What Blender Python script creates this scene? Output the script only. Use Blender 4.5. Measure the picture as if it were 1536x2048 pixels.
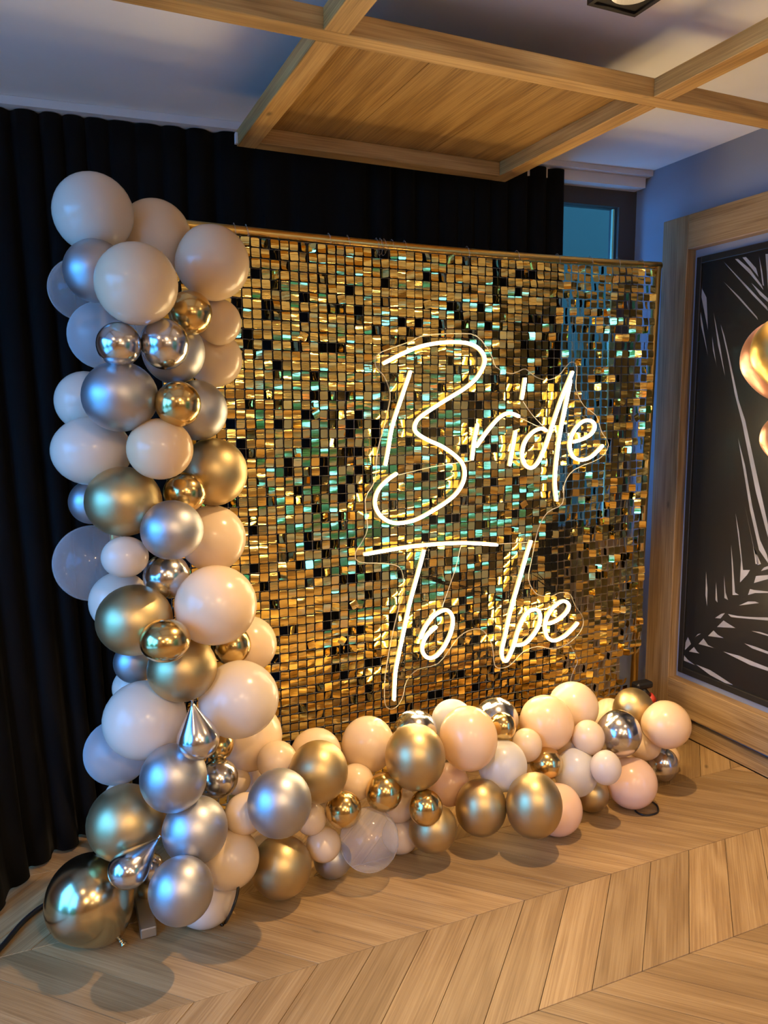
import bpy, math, random
import numpy as np
from mathutils import Vector, Matrix
random.seed(7)
rng = np.random.default_rng(11)
for o in list(bpy.data.objects):
    bpy.data.objects.remove(o)
SC = bpy.context.scene
COL = SC.collection
R = math.radians

# ------------------------------------------------------------------ camera
H = 1.5
PITCH, ROLL, YAW, FPX = R(7.55), R(-.26), R(23.8), 1545.0
fw = Vector((math.sin(YAW)*math.cos(PITCH), math.cos(YAW)*math.cos(PITCH), -math.sin(PITCH)))
rt0 = Vector((math.cos(YAW), -math.sin(YAW), 0)); up0 = rt0.cross(fw)
rt = rt0*math.cos(ROLL) + up0*math.sin(ROLL); up = rt.cross(fw)
cam = bpy.data.objects.new('camera', bpy.data.cameras.new('camera')); COL.objects.link(cam)
cam.matrix_world = Matrix(((rt.x, up.x, -fw.x, 0), (rt.y, up.y, -fw.y, 0), (rt.z, up.z, -fw.z, H), (0, 0, 0, 1)))
cam.data.sensor_fit = 'HORIZONTAL'; cam.data.sensor_width = 36.0
cam.data.lens = FPX/1536*36; cam.data.clip_start = .02
SC.camera = cam

# ------------------------------------------------------------------ light and exposure
SC.view_settings.view_transform = 'Standard'; SC.view_settings.look = 'None'
SC.view_settings.gamma = 1; SC.view_settings.use_curve_mapping = False
SC.view_settings.exposure = 0.2
world = bpy.data.worlds.new('sky'); SC.world = world; world.use_nodes = True
bg = world.node_tree.nodes['Background']
bg.inputs[0].default_value = (.075, .37, 1.0, 1); bg.inputs[1].default_value = 12.0
SC.cycles.sample_clamp_indirect = 6; SC.cycles.adaptive_threshold = .05
SC.cycles.transparent_max_bounces = 10
SC.cycles.use_light_tree = False; SC.cycles.max_bounces = 6; SC.cycles.diffuse_bounces = 3; SC.cycles.glossy_bounces = 4; SC.cycles.transmission_bounces = 4
LAMP_W = 80.0            # each ceiling downlight
LAMP_COL = (1.0, .66, .34)
NEON = 60.0

WL, WR, WF, ZC = -1.75, 2.66, -4.6, 2.59      # left, right, rear walls and ceiling
def yback(x): return 3.03 + (WR-x)*.085

# window light of the terrace doors on the left: a portal over the opening
pl = bpy.data.lights.new('daylight_portal', 'AREA'); pl.shape = 'RECTANGLE'; pl.size = 2.5; pl.size_y = 2.42
pl.cycles.is_portal = True
po = bpy.data.objects.new('daylight_portal', pl); COL.objects.link(po)
po.location = (WL-.02, 1.0, 1.21); po.rotation_euler = (R(90), 0, R(-90))

# ------------------------------------------------------------------ helpers
def link(o, parent=None):
    COL.objects.link(o)
    if parent is not None: o.parent = parent
    return o
def mesh(name, verts, faces, mat=None, parent=None, smooth=False, uv=None):
    me = bpy.data.meshes.new(name); me.from_pydata([tuple(v) for v in verts], [], [tuple(f) for f in faces]); me.update()
    if smooth: me.polygons.foreach_set('use_smooth', [True]*len(me.polygons))
    if mat is not None: me.materials.append(mat)
    return link(bpy.data.objects.new(name, me), parent)
def tag(o, label, cat=None, group=None, kind=None):
    o['label'] = label
    if cat: o['category'] = cat
    if group: o['group'] = group
    if kind: o['kind'] = kind
    return o
def struct(o, label=None):
    o['kind'] = 'structure'
    if label: o['label'] = label
    return o
def empty(name, loc):
    o = bpy.data.objects.new(name, None); o.location = loc; o.empty_display_size = .1
    return link(o)
def kid(o, root):          # parent a world-placed object under a root that sits at its own location
    o.parent = root; o.matrix_parent_inverse = Matrix.Translation(-root.location)
    return o
class MB:
    def __init__(s): s.v = []; s.f = []
    def box(s, x0, x1, y0, y1, z0, z1, b=0.0):
        n = len(s.v)
        if b <= 0:
            s.v += [(x0,y0,z0),(x1,y0,z0),(x1,y1,z0),(x0,y1,z0),(x0,y0,z1),(x1,y0,z1),(x1,y1,z1),(x0,y1,z1)]
            s.f += [[n+i for i in f] for f in ((0,3,2,1),(4,5,6,7),(0,1,5,4),(1,2,6,5),(2,3,7,6),(3,0,4,7))]
            return s
        cs = []
        for (cx, sx) in ((x0,1),(x1,-1)):
            for (cy, sy) in ((y0,1),(y1,-1)):
                for (cz, sz) in ((z0,1),(z1,-1)):
                    cs.append(((cx,cy+sy*b,cz+sz*b),(cx+sx*b,cy,cz+sz*b),(cx+sx*b,cy+sy*b,cz)))
        pts = [p for c in cs for p in c]; s.v += pts
        def I(ix,iy,iz,k): return n + ((ix*2+iy)*2+iz)*3+k
        F = []
        for ix in (0,1):
            q = [I(ix,0,0,0),I(ix,1,0,0),I(ix,1,1,0),I(ix,0,1,0)]; F.append(q if ix else q[::-1])
        for iy in (0,1):
            q = [I(0,iy,0,1),I(1,iy,0,1),I(1,iy,1,1),I(0,iy,1,1)]; F.append(q[::-1] if iy else q)
        for iz in (0,1):
            q = [I(0,0,iz,2),I(1,0,iz,2),I(1,1,iz,2),I(0,1,iz,2)]; F.append(q if iz else q[::-1])
        for a in (0,1):
            for c in (0,1):
                F.append([I(0,a,c,1),I(1,a,c,1),I(1,a,c,2),I(0,a,c,2)])
                F.append([I(a,0,c,0),I(a,1,c,0),I(a,1,c,2),I(a,0,c,2)])
                F.append([I(a,c,0,0),I(a,c,1,0),I(a,c,1,1),I(a,c,0,1)])
                for e in (0,1): F.append([I(a,c,e,0),I(a,c,e,1),I(a,c,e,2)])
        s.f += F
        return s
    def tube(s, pts, r, n=8, caps=True):
        pts = [Vector(p) for p in pts]; rs = r if isinstance(r, (list, tuple)) else [r]*len(pts)
        base = len(s.v); prev = None
        for i, p in enumerate(pts):
            t = (pts[min(i+1, len(pts)-1)] - pts[max(i-1, 0)]).normalized()
            if prev is None:
                a = Vector((0, 0, 1)) if abs(t.z) < .9 else Vector((1, 0, 0))
                u = t.cross(a).normalized()
            else:
                u = (prev - t*prev.dot(t)).normalized()
            prev = u; w = t.cross(u)
            for k in range(n):
                th = 2*math.pi*k/n
                s.v.append(tuple(p + (u*math.cos(th) + w*math.sin(th))*rs[i]))
        for i in range(len(pts)-1):
            for k in range(n):
                a = base+i*n+k; b = base+i*n+(k+1) % n
                s.f.append((a, b, b+n, a+n))
        if caps:
            s.f.append([base+k for k in range(n)][::-1]); s.f.append([base+(len(pts)-1)*n+k for k in range(n)])
        return s
    def lathe(s, prof, c, axis=(0,0,1), n=20):
        ax = Vector(axis).normalized(); q = Vector((0,0,1)).rotation_difference(ax); c = Vector(c); base = len(s.v)
        for (r, h) in prof:
            for k in range(n):
                th = 2*math.pi*k/n
                s.v.append(tuple(c + q @ Vector((r*math.cos(th), r*math.sin(th), h))))
        for i in range(len(prof)-1):
            for k in range(n):
                a = base+i*n+k; b = base+i*n+(k+1) % n
                s.f.append((a, b, b+n, a+n))
        return s
    def build(s, name, mat, parent=None, smooth=False):
        o = mesh(name, s.v, s.f, mat, None, smooth)
        if parent is not None: kid(o, parent)
        return o
def fixn(o):
    import bmesh
    bm = bmesh.new(); bm.from_mesh(o.data); bmesh.ops.recalc_face_normals(bm, faces=bm.faces); bm.to_mesh(o.data); bm.free(); return o
def smooth_by_angle(o, ang=40):
    me = o.data
    me.polygons.foreach_set('use_smooth', [True]*len(me.polygons))
    import bmesh
    bm = bmesh.new(); bm.from_mesh(me)
    for e in bm.edges:
        e.smooth = len(e.link_faces) == 2 and e.calc_face_angle(0) < R(ang)
    bm.to_mesh(me); bm.free(); return o
def spline(pts, n=6):
    P = [Vector(p) for p in pts]; out = []
    for i in range(len(P)-1):
        p0 = P[max(i-1,0)]; p1 = P[i]; p2 = P[i+1]; p3 = P[min(i+2,len(P)-1)]
        for k in range(n):
            t = k/n
            out.append(.5*((2*p1) + (p2-p0)*t + (2*p0-5*p1+4*p2-p3)*t*t + (3*p1-p0-3*p2+p3)*t*t*t))
    out.append(P[-1]); return out

# ------------------------------------------------------------------ materials
def newmat(name):
    m = bpy.data.materials.new(name); m.use_nodes = True
    nt = m.node_tree; return m, nt, nt.nodes['Principled BSDF'], nt.nodes, nt.links
def plain(name, col, rough=.5, metal=0.0, spec=.5, noise=0.0, scale=20, bump=0.0):
    m, nt, b, N, L = newmat(name)
    b.inputs['Base Color'].default_value = (*col, 1); b.inputs['Roughness'].default_value = rough
    b.inputs['Metallic'].default_value = metal; b.inputs['Specular IOR Level'].default_value = spec
    tc = N.new('ShaderNodeTexCoord')
    nz = N.new('ShaderNodeTexNoise'); nz.inputs['Scale'].default_value = scale; nz.inputs['Detail'].default_value = 4
    L.new(tc.outputs['Object'], nz.inputs['Vector'])
    if noise > 0:
        hs = N.new('ShaderNodeMixRGB'); hs.blend_type = 'MULTIPLY'; hs.inputs[0].default_value = 1
        mr = N.new('ShaderNodeMapRange'); mr.inputs[1].default_value = .3; mr.inputs[2].default_value = .7; mr.inputs[3].default_value = 1-noise; mr.inputs[4].default_value = 1
        L.new(nz.outputs['Fac'], mr.inputs[0]); hs.inputs[1].default_value = (*col, 1); L.new(mr.outputs[0], hs.inputs[2])
        L.new(hs.outputs[0], b.inputs['Base Color'])
    if bump > 0:
        bp = N.new('ShaderNodeBump'); bp.inputs['Strength'].default_value = bump; bp.inputs['Distance'].default_value = .004
        L.new(nz.outputs['Fac'], bp.inputs['Height']); L.new(bp.outputs[0], b.inputs['Normal'])
    return m
def wood(name, ang, c0, c1, c2, rough=.42, var=.35, axis='XY', coat=0.0):
    """grain runs along the direction at `ang` degrees in the ground plane (or along Z when axis='Z')"""
    m, nt, b, N, L = newmat(name)
    tc = N.new('ShaderNodeTexCoord'); oi = N.new('ShaderNodeObjectInfo')
    rot = N.new('ShaderNodeVectorRotate'); rot.rotation_type = 'EULER_XYZ'
    rot.inputs['Rotation'].default_value = (0, 0, R(-ang)) if axis == 'XY' else (0, R(90), 0)
    L.new(tc.outputs['Object'], rot.inputs['Vector'])
    off = N.new('ShaderNodeVectorMath'); off.operation = 'SCALE'; off.inputs[0].default_value = (13.1, 7.7, 5.3)
    L.new(oi.outputs['Random'], off.inputs['Scale'])
    add = N.new('ShaderNodeVectorMath'); add.operation = 'ADD'
    L.new(rot.outputs[0], add.inputs[0]); L.new(off.outputs[0], add.inputs[1])
    # slow warp that makes cathedral figure
    mp0 = N.new('ShaderNodeMapping'); mp0.inputs['Scale'].default_value = (1.3, 10, 10)
    L.new(add.outputs[0], mp0.inputs['Vector'])
    n0 = N.new('ShaderNodeTexNoise'); n0.inputs['Scale'].default_value = 1.0; n0.inputs['Detail'].default_value = 2
    L.new(mp0.outputs[0], n0.inputs['Vector'])
    wv = N.new('ShaderNodeMath'); wv.operation = 'MULTIPLY'; wv.inputs[1].default_value = 26
    L.new(n0.outputs['Fac'], wv.inputs[0])
    sn = N.new('ShaderNodeMath'); sn.operation = 'SINE'; L.new(wv.outputs[0], sn.inputs[0])
    mp1 = N.new('ShaderNodeMapping'); mp1.inputs['Scale'].default_value = (3.2, 210, 210)
    L.new(add.outputs[0], mp1.inputs['Vector'])
    n1 = N.new('ShaderNodeTexNoise'); n1.inputs['Scale'].default_value = 1.0; n1.inputs['Detail'].default_value = 5; n1.inputs['Roughness'].default_value = .65
    L.new(mp1.outputs[0], n1.inputs['Vector'])
    mx = N.new('ShaderNodeMath'); mx.operation = 'MULTIPLY_ADD'; mx.inputs[1].default_value = .085
    L.new(sn.outputs[0], mx.inputs[0]); L.new(n1.outputs['Fac'], mx.inputs[2])
    cr = N.new('ShaderNodeValToRGB'); e = cr.color_ramp.elements
    e[0].position = .30; e[0].color = (*c0, 1); e[1].position = .70; e[1].color = (*c2, 1)
    em = cr.color_ramp.elements.new(.5); em.color = (*c1, 1)
    L.new(mx.outputs[0], cr.inputs[0])
    mr = N.new('ShaderNodeMapRange'); mr.inputs[3].default_value = 1-var; mr.inputs[4].default_value = 1.0
    L.new(oi.outputs['Random'], mr.inputs[0])
    mul = N.new('ShaderNodeMixRGB'); mul.blend_type = 'MULTIPLY'; mul.inputs[0].default_value = 1
    L.new(cr.outputs[0], mul.inputs[1]); L.new(mr.outputs[0], mul.inputs[2])
    # knots
    vo = N.new('ShaderNodeTexVoronoi'); vo.inputs['Scale'].default_value = 1.0
    mp2 = N.new('ShaderNodeMapping'); mp2.inputs['Scale'].default_value = (2.4, 5.5, 5.5)
    L.new(add.outputs[0], mp2.inputs['Vector']); L.new(mp2.outputs[0], vo.inputs['Vector'])
    kr = N.new('ShaderNodeMapRange'); kr.inputs[1].default_value = .02; kr.inputs[2].default_value = .06; kr.inputs[3].default_value = .45; kr.inputs[4].default_value = 1
    L.new(vo.outputs['Distance'], kr.inputs[0])
    mul2 = N.new('ShaderNodeMixRGB'); mul2.blend_type = 'MULTIPLY'; mul2.inputs[0].default_value = 1
    L.new(mul.outputs[0], mul2.inputs[1]); L.new(kr.outputs[0], mul2.inputs[2])
    L.new(mul2.outputs[0], b.inputs['Base Color'])
    b.inputs['Roughness'].default_value = rough; b.inputs['Specular IOR Level'].default_value = .4
    b.inputs['Coat Weight'].default_value = coat
    bp = N.new('ShaderNodeBump'); bp.inputs['Strength'].default_value = .12; bp.inputs['Distance'].default_value = .002
    L.new(n1.outputs['Fac'], bp.inputs['Height']); L.new(bp.outputs[0], b.inputs['Normal'])
    return m
OAK = ((.255,.15,.060), (.345,.215,.090), (.43,.285,.13))
M_plank_a = wood('oak plank a', 45, *OAK, rough=.40, var=.30)
M_plank_b = wood('oak plank b', 135, *OAK, rough=.40, var=.30)
M_floorbase = plain('floor joints', (.16,.10,.055), .7, noise=.3)
M_floorfar = wood('oak floor', 45, *OAK, rough=.42)
BEAM = ((.31,.17,.05), (.47,.275,.085), (.59,.37,.13))
FRAME = ((.20,.115,.045), (.31,.195,.085), (.40,.265,.13))
M_board = wood('board veneer', 90, (.19,.095,.025), (.30,.165,.045), (.40,.235,.075), rough=.42, var=.1)
M_beam_x = wood('beam veneer x', 0, *BEAM, rough=.45, var=.12)
M_beam_y = wood('beam veneer y', 90, *BEAM, rough=.45, var=.12)
M_frame_y = wood('frame veneer y', 90, *FRAME, rough=.45, var=.1)
M_beam_z = wood('frame veneer z', 0, *FRAME, rough=.45, var=.12, axis='Z')
M_ceil = plain('ceiling paint', (.86,.84,.80), .85, noise=.04, scale=6)
M_wallR = plain('blue grey wall paint', (.25,.275,.34), .8, noise=.06, scale=5)
M_wall = plain('grey beige wall paint', (.27,.19,.12), .8, noise=.06, scale=5)
M_white = plain('white trim paint', (.70,.68,.66), .6, noise=.05, scale=12)
M_dark = plain('dark window frame', (.05,.043,.036), .5)
M_black = plain('black frame', (.012,.011,.010), .45)
M_blackmetal = plain('black lamp metal', (.02,.018,.016), .4, metal=.3)
M_cable = plain('black cable', (.008,.008,.009), .45)
M_rodgold = plain('gold painted tube', (.74,.51,.15), .30, metal=1.0)
M_foot = plain('brushed gold foot', (.45,.38,.28), .4, metal=.7)
M_clearplastic = None
def glassy(name, col, alpha, rough=.05, tint=(1,1,1), ior=1.45):
    m, nt, b, N, L = newmat(name)
    N.remove(b)
    tr = N.new('ShaderNodeBsdfTransparent'); tr.inputs[0].default_value = (*tint, 1)
    gl = N.new('ShaderNodeBsdfPrincipled'); gl.inputs['Base Color'].default_value = (*col, 1); gl.inputs['Roughness'].default_value = rough
    lw = N.new('ShaderNodeLayerWeight'); lw.inputs[0].default_value = .5
    pw = N.new('ShaderNodeMath'); pw.operation = 'POWER'; pw.inputs[1].default_value = 4.0; L.new(lw.outputs['Facing'], pw.inputs[0])
    f0 = ((ior-1)/(ior+1))**2
    fr = N.new('ShaderNodeMath'); fr.operation = 'MULTIPLY_ADD'; fr.inputs[1].default_value = min(1.0, (1-f0)*(ior-1)*2); fr.inputs[2].default_value = f0; L.new(pw.outputs[0], fr.inputs[0])
    ad = N.new('ShaderNodeMath'); ad.operation = 'ADD'; ad.use_clamp = True; ad.inputs[1].default_value = alpha
    L.new(fr.outputs[0], ad.inputs[0])
    mx = N.new('ShaderNodeMixShader'); L.new(ad.outputs[0], mx.inputs[0]); L.new(tr.outputs[0], mx.inputs[1]); L.new(gl.outputs[0], mx.inputs[2])
    L.new(mx.outputs[0], N['Material Output'].inputs[0])
    return m
M_pane = glassy('window glass', (.02,.022,.022), .0, .02, (.96,.98,.98))
M_picglass = glassy('anti reflective glass', (.02,.022,.02), .0, .06, (.99,.99,.99), 1.16)
M_acrylic = glassy('clear acrylic', (.06,.06,.055), .0, .05, (.98,.98,.97))
M_acryledge = glassy('acrylic cut edge', (.95,.85,.66), .30, .2)
M_clearplastic = glassy('clear plastic', (.5,.48,.45), .20, .2)
# fabric
M_curtain, nt, b, N, L = newmat('black blackout curtain')
b.inputs['Base Color'].default_value = (.0030,.0027,.0026,1); b.inputs['Roughness'].default_value = .85
b.inputs['Specular IOR Level'].default_value = .12; b.inputs['Sheen Weight'].default_value = .02; b.inputs['Sheen Roughness'].default_value = .5
wv = N.new('ShaderNodeTexNoise'); wv.inputs['Scale'].default_value = 900; bp = N.new('ShaderNodeBump'); bp.inputs['Strength'].default_value = .15
tc = N.new('ShaderNodeTexCoord'); L.new(tc.outputs['Object'], wv.inputs['Vector']); L.new(wv.outputs['Fac'], bp.inputs['Height']); L.new(bp.outputs[0], b.inputs['Normal'])
# balloons
def latex(name, col, trans=.22, rough=.22):
    m, nt, b, N, L = newmat(name)
    b.inputs['Base Color'].default_value = (*col, 1); b.inputs['Roughness'].default_value = rough; b.inputs['Specular IOR Level'].default_value = .45
    lw = N.new('ShaderNodeTexNoise'); lw.inputs['Scale'].default_value = 5
    tc = N.new('ShaderNodeTexCoord'); L.new(tc.outputs['Object'], lw.inputs['Vector'])
    hs = N.new('ShaderNodeHueSaturation'); hs.inputs['Color'].default_value = (*col, 1)
    mr = N.new('ShaderNodeMapRange'); mr.inputs[3].default_value = .96; mr.inputs[4].default_value = 1.04
    L.new(lw.outputs['Fac'], mr.inputs[0]); L.new(mr.outputs[0], hs.inputs['Value']); L.new(hs.outputs[0], b.inputs['Base Color'])
    tr = N.new('ShaderNodeBsdfTranslucent'); tr.inputs[0].default_value = (*col, 1)
    mx = N.new('ShaderNodeMixShader'); mx.inputs[0].default_value = trans
    L.new(b.outputs[0], mx.inputs[1]); L.new(tr.outputs[0], mx.inputs[2]); L.new(mx.outputs[0], N['Material Output'].inputs[0])
    return m
def foil(name, col, rough, bump=0.0):
    m, nt, b, N, L = newmat(name)
    b.inputs['Base Color'].default_value = (*col, 1); b.inputs['Metallic'].default_value = 1.0; b.inputs['Roughness'].default_value = rough
    tc = N.new('ShaderNodeTexCoord'); nz = N.new('ShaderNodeTexNoise'); nz.inputs['Scale'].default_value = 9; nz.inputs['Detail'].default_value = 2
    L.new(tc.outputs['Object'], nz.inputs['Vector'])
    mr = N.new('ShaderNodeMapRange'); mr.inputs[3].default_value = rough*.8; mr.inputs[4].default_value = rough*1.25
    L.new(nz.outputs['Fac'], mr.inputs[0]); L.new(mr.outputs[0], b.inputs['Roughness'])
    if bump:
        bp = N.new('ShaderNodeBump'); bp.inputs['Strength'].default_value = bump; bp.inputs['Distance'].default_value = .01
        L.new(nz.outputs['Fac'], bp.inputs['Height']); L.new(bp.outputs[0], b.inputs['Normal'])
    return m
BM = {
 'iv': latex('ivory latex', (.82,.64,.43)), 'wh': latex('white latex', (.78,.66,.53)), 'pe': latex('peach latex', (.86,.62,.37)),
 'pk': latex('blush latex', (.86,.60,.43)), 'wp': latex('pearl white latex', (.78,.68,.56), .35),
 'sm': foil('satin silver latex', (.46,.46,.48), .43), 'sc': foil('chrome silver latex', (.62,.61,.63), .18),
 'gm': foil('satin gold latex', (.53,.41,.21), .42), 'gc': foil('chrome gold latex', (.66,.48,.21), .18), 'gb': foil('big chrome gold latex', (.58,.47,.28), .2),
 'fr': glassy('frosted latex', (.70,.68,.64), .62, .25), 'cl': glassy('clear latex', (.62,.61,.62), .17, .10), 'fb': glassy('smoky frosted latex', (.55,.56,.58), .42, .25),
 'rg': foil('rose gold foil', (.75,.42,.31), .34), 'gf': foil('gold foil', (.80,.58,.20), .30, .25),
}
# sequins
M_seq, nt, b, N, L = newmat('gold mirror sequin')
b.inputs['Base Color'].default_value = (.98,.75,.23,1); b.inputs['Metallic'].default_value = 1; b.inputs['Roughness'].default_value = .09
tc = N.new('ShaderNodeTexCoord'); mp = N.new('ShaderNodeMapping'); mp.inputs['Scale'].default_value = (18, 30, 150)
L.new(tc.outputs['Object'], mp.inputs['Vector'])
nz = N.new('ShaderNodeTexNoise'); nz.inputs['Scale'].default_value = 1; nz.inputs['Detail'].default_value = 1
L.new(mp.outputs[0], nz.inputs['Vector'])
bp = N.new('ShaderNodeBump'); bp.inputs['Strength'].default_value = .22; bp.inputs['Distance'].default_value = .002
L.new(nz.outputs['Fac'], bp.inputs['Height']); L.new(bp.outputs[0], b.inputs['Normal'])
# neon
def emit(name, col, st):
    m, nt, b, N, L = newmat(name)
    b.inputs['Base Color'].default_value = (.30,.18,.05,1); b.inputs['Emission Color'].default_value = (*col, 1); b.inputs['Emission Strength'].default_value = st
    return m
M_neon = emit('warm white neon tube', (1.0,.75,.40), NEON)
M_neonside = emit('neon silicone channel', (1.0,.58,.20), 1.5)
M_neonside.cycles.emission_sampling = 'NONE'
M_bulb = emit('lamp diffuser', (1.0,.72,.40), 14)

# ------------------------------------------------------------------ setting: floor of chevron oak planks
SEAM0, DS, PX0, DP = 1.4575, .3838, .108, .1672
XL, XR = WL, 2.63
fl = struct(mesh('floor', [(WL-.05,WF-.05,-.012),(WR+.05,WF-.05,-.012),(WR+.05,3.6,-.012),(WL-.05,3.6,-.012),
                           (WL-.05,WF-.05,-.10),(WR+.05,WF-.05,-.10),(WR+.05,3.6,-.10),(WL-.05,3.6,-.10)],
                 [(0,1,2,3),(7,6,5,4),(0,4,5,1),(1,5,6,2),(2,6,7,3),(3,7,4,0)], M_floorbase))
def clip(poly, x, keep_left):
    out = []
    for i in range(len(poly)):
        a, b2 = poly[i], poly[(i+1) % len(poly)]
        ia = (a[0] <= x) == keep_left; ib = (b2[0] <= x) == keep_left
        if ia: out.append(a)
        if ia != ib:
            t = (x-a[0])/(b2[0]-a[0]); out.append((x, a[1]+(b2[1]-a[1])*t))
    return out
def plank_poly(k, i):
    y0 = SEAM0 + k*DS; y1 = y0+DS; g = .0007
    xa = PX0 + i*DP
    if k % 2 == 0:   # edge runs from (x, top) down-left
        p = [(xa-DS+g*1.4, y0+g), (xa+DP-DS-g*1.4, y0+g), (xa+DP-g*1.4, y1-g), (xa+g*1.4, y1-g)]
    else:            # edge runs from (x, bottom) up-left
        p = [(xa+g*1.4, y0+g), (xa+DP-g*1.4, y0+g), (xa+DP-DS-g*1.4, y1-g), (xa-DS+g*1.4, y1-g)]
    p = clip(p, XR, True)
    if len(p) >= 3: p = clip(p, XL, False)
    return p
def plank_geo(p, v, f):
    n = len(p); cx = sum(a[0] for a in p)/n; cy = sum(a[1] for a in p)/n; b0 = len(v)
    for a in p: v.append((a[0], a[1], -.012))
    for a in p: v.append((a[0], a[1], -.0012))
    for a in p:
        dx, dy = cx-a[0], cy-a[1]; l = math.hypot(dx, dy) or 1
        v.append((a[0]+dx/l*.0016, a[1]+dy/l*.0016, 0.0))
    f.append([b0+2*n+i for i in range(n)])
    for i in range(n):
        j = (i+1) % n
        f.append((b0+i, b0+j, b0+n+j, b0+n+i)); f.append((b0+n+i, b0+n+j, b0+2*n+j, b0+2*n+i))
far_v, far_f = {0: [], 1: []}, {0: [], 1: []}
for k in range(-16, 6):
    for i in range(-16, 20):
        p = plank_poly(k, i)
        if len(p) < 3: continue
        ar = abs(sum(p[a][0]*p[(a+1) % len(p)][1]-p[(a+1) % len(p)][0]*p[a][1] for a in range(len(p))))/2
        if ar < .0004: continue
        cx = sum(a[0] for a in p)/len(p); cy = sum(a[1] for a in p)/len(p)
        lat = cx*rt0.x + cy*rt0.y; dpt = cx*math.sin(YAW) + cy*math.cos(YAW)
        if dpt > 1.25 and abs(lat) < .62*dpt+.35 and cx > -1.0:
            v, f = [], []; plank_geo(p, v, f)
            o = mesh('plank', v, f, M_plank_a if k % 2 == 0 else M_plank_b, fl)
        else:
            plank_geo(p, far_v[k % 2], far_f[k % 2])
for s in (0, 1):
    o = mesh('distant_planks', far_v[s], far_f[s], M_plank_a if s == 0 else M_plank_b, fl); o['kind'] = 'stuff'

# walls and ceiling
wr = MB(); GY0, GY1 = -2.0, .10
wr.box(WR, WR+.12, GY1, 3.06, -.1, 2.85); wr.box(WR, WR+.12, WF-.12, GY0, -.1, 2.85); wr.box(WR, WR+.12, GY0, GY1, 2.25, 2.85); wr.box(WR, WR+.12, GY0, GY1, -.1, .02)
struct(wr.build('wall_right', M_wallR))
for i in range(2):
    a = GY0 + (GY1-GY0)*i/2; c = a + (GY1-GY0)/2
    w = MB(); w.box(WR+.03, WR+.09, a, a+.06, .02, 2.25); w.box(WR+.03, WR+.09, c-.06, c, .02, 2.25)
    w.box(WR+.03, WR+.09, a+.06, c-.06, .02, .14); w.box(WR+.03, WR+.09, a+.06, c-.06, 2.17, 2.25); w.box(WR+.03, WR+.09, a+.06, c-.06, 1.02, 1.07)
    wo = struct(w.build('window_%d' % (i+7), M_dark))
    MB().box(WR+.055, WR+.06, a+.06, c-.06, .14, 2.17).build('pane', M_pane, None).parent = wo
struct(MB().box(WL-.12, WR+.12, WF-.12, WF, -.1, 2.85).build('wall_rear', M_wall))
struct(MB().box(WL, WR+.001, WF, 3.62, ZC, ZC+.12).build('ceiling', M_ceil))
# left wall with the tall terrace window bays
DY0, DY1, DZ1 = -.25, 2.25, 2.42
wl = MB(); wl.box(WL-.12, WL, DY1, 3.6, -.1, 2.85); wl.box(WL-.12, WL, WF-.12, DY0, -.1, 2.85); wl.box(WL-.12, WL, DY0, DY1, DZ1, 2.85)
struct(wl.build('wall_left', M_wall))
nb = 2
for i in range(nb):
    a = DY0 + (DY1-DY0)*i/nb; c = a + (DY1-DY0)/nb
    w = MB(); w.box(WL-.09, WL-.02, a, a+.05, 0, DZ1); w.box(WL-.09, WL-.02, c-.05, c, 0, DZ1)
    w.box(WL-.09, WL-.02, a+.05, c-.05, 0, .09); w.box(WL-.09, WL-.02, a+.05, c-.05, DZ1-.06, DZ1)
    wo = struct(w.build('window_%d' % (i+2), M_dark))
    MB().box(WL-.06, WL-.055, a+.05, c-.05, .09, DZ1-.06).build('pane', M_pane, None).parent = wo
# back wall (a little askew), with the window at its right end
WX0 = 2.06
def askew(x0, x1, z0, z1, t0=0.0, t1=.14):
    v = []
    for z in (z0, z1):
        for (x, t) in ((x0,t0),(x1,t0),(x1,t1),(x0,t1)): v.append((x, yback(x)+t, z))
    return v, [(0,3,2,1),(4,5,6,7),(0,1,5,4),(1,2,6,5),(2,3,7,6),(3,0,4,7)]
def amesh(name, parts, mat, parent=None):
    V, F = [], []
    for p in parts:
        v, f = askew(*p); n = len(V); V += v; F += [[n+i for i in q] for q in f]
    return mesh(name, V, F, mat, parent)
struct(amesh('wall_back', [(WL-.12, WX0, -.1, 2.85), (WX0, WR+.02, 2.52, 2.85), (WX0, WR+.02, -.1, .85)], M_wall))
w1 = struct(amesh('window_1', [(WX0, WR, 2.445, 2.52, .0, .07), (WX0, WX0+.06, .85, 2.445, .0, .07), (2.565, WR, .85, 2.445, .0, .07), (WX0+.06, 2.565, .85, .93, .0, .07)], M_dark))
amesh('pane', [(WX0+.06, 2.565, .93, 2.445, .035, .04)], M_pane, w1)
amesh('glazing_bead', [(2.548, 2.556, .93, 2.44, .022, .034)], plain('pale green glass edge', (.35,.75,.55), .3), w1)
c = struct(amesh('trim_1', [(2.02, 2.645, 2.52, 2.565, -.075, .0), (1.98, 2.66, 2.566, 2.589, -.105, .0)], M_white), 'white cornice box above the window')
struct(amesh('trim_2', [(WL, 1.98, 2.560, 2.589, -.125, -.03)], M_white), 'white curtain track under the ceiling')
# right wall: baseboard
struct(MB().box(2.632, WR, .11, 2.93, 0.001, .076, .003).build('baseboard_right', M_frame_y))

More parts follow.
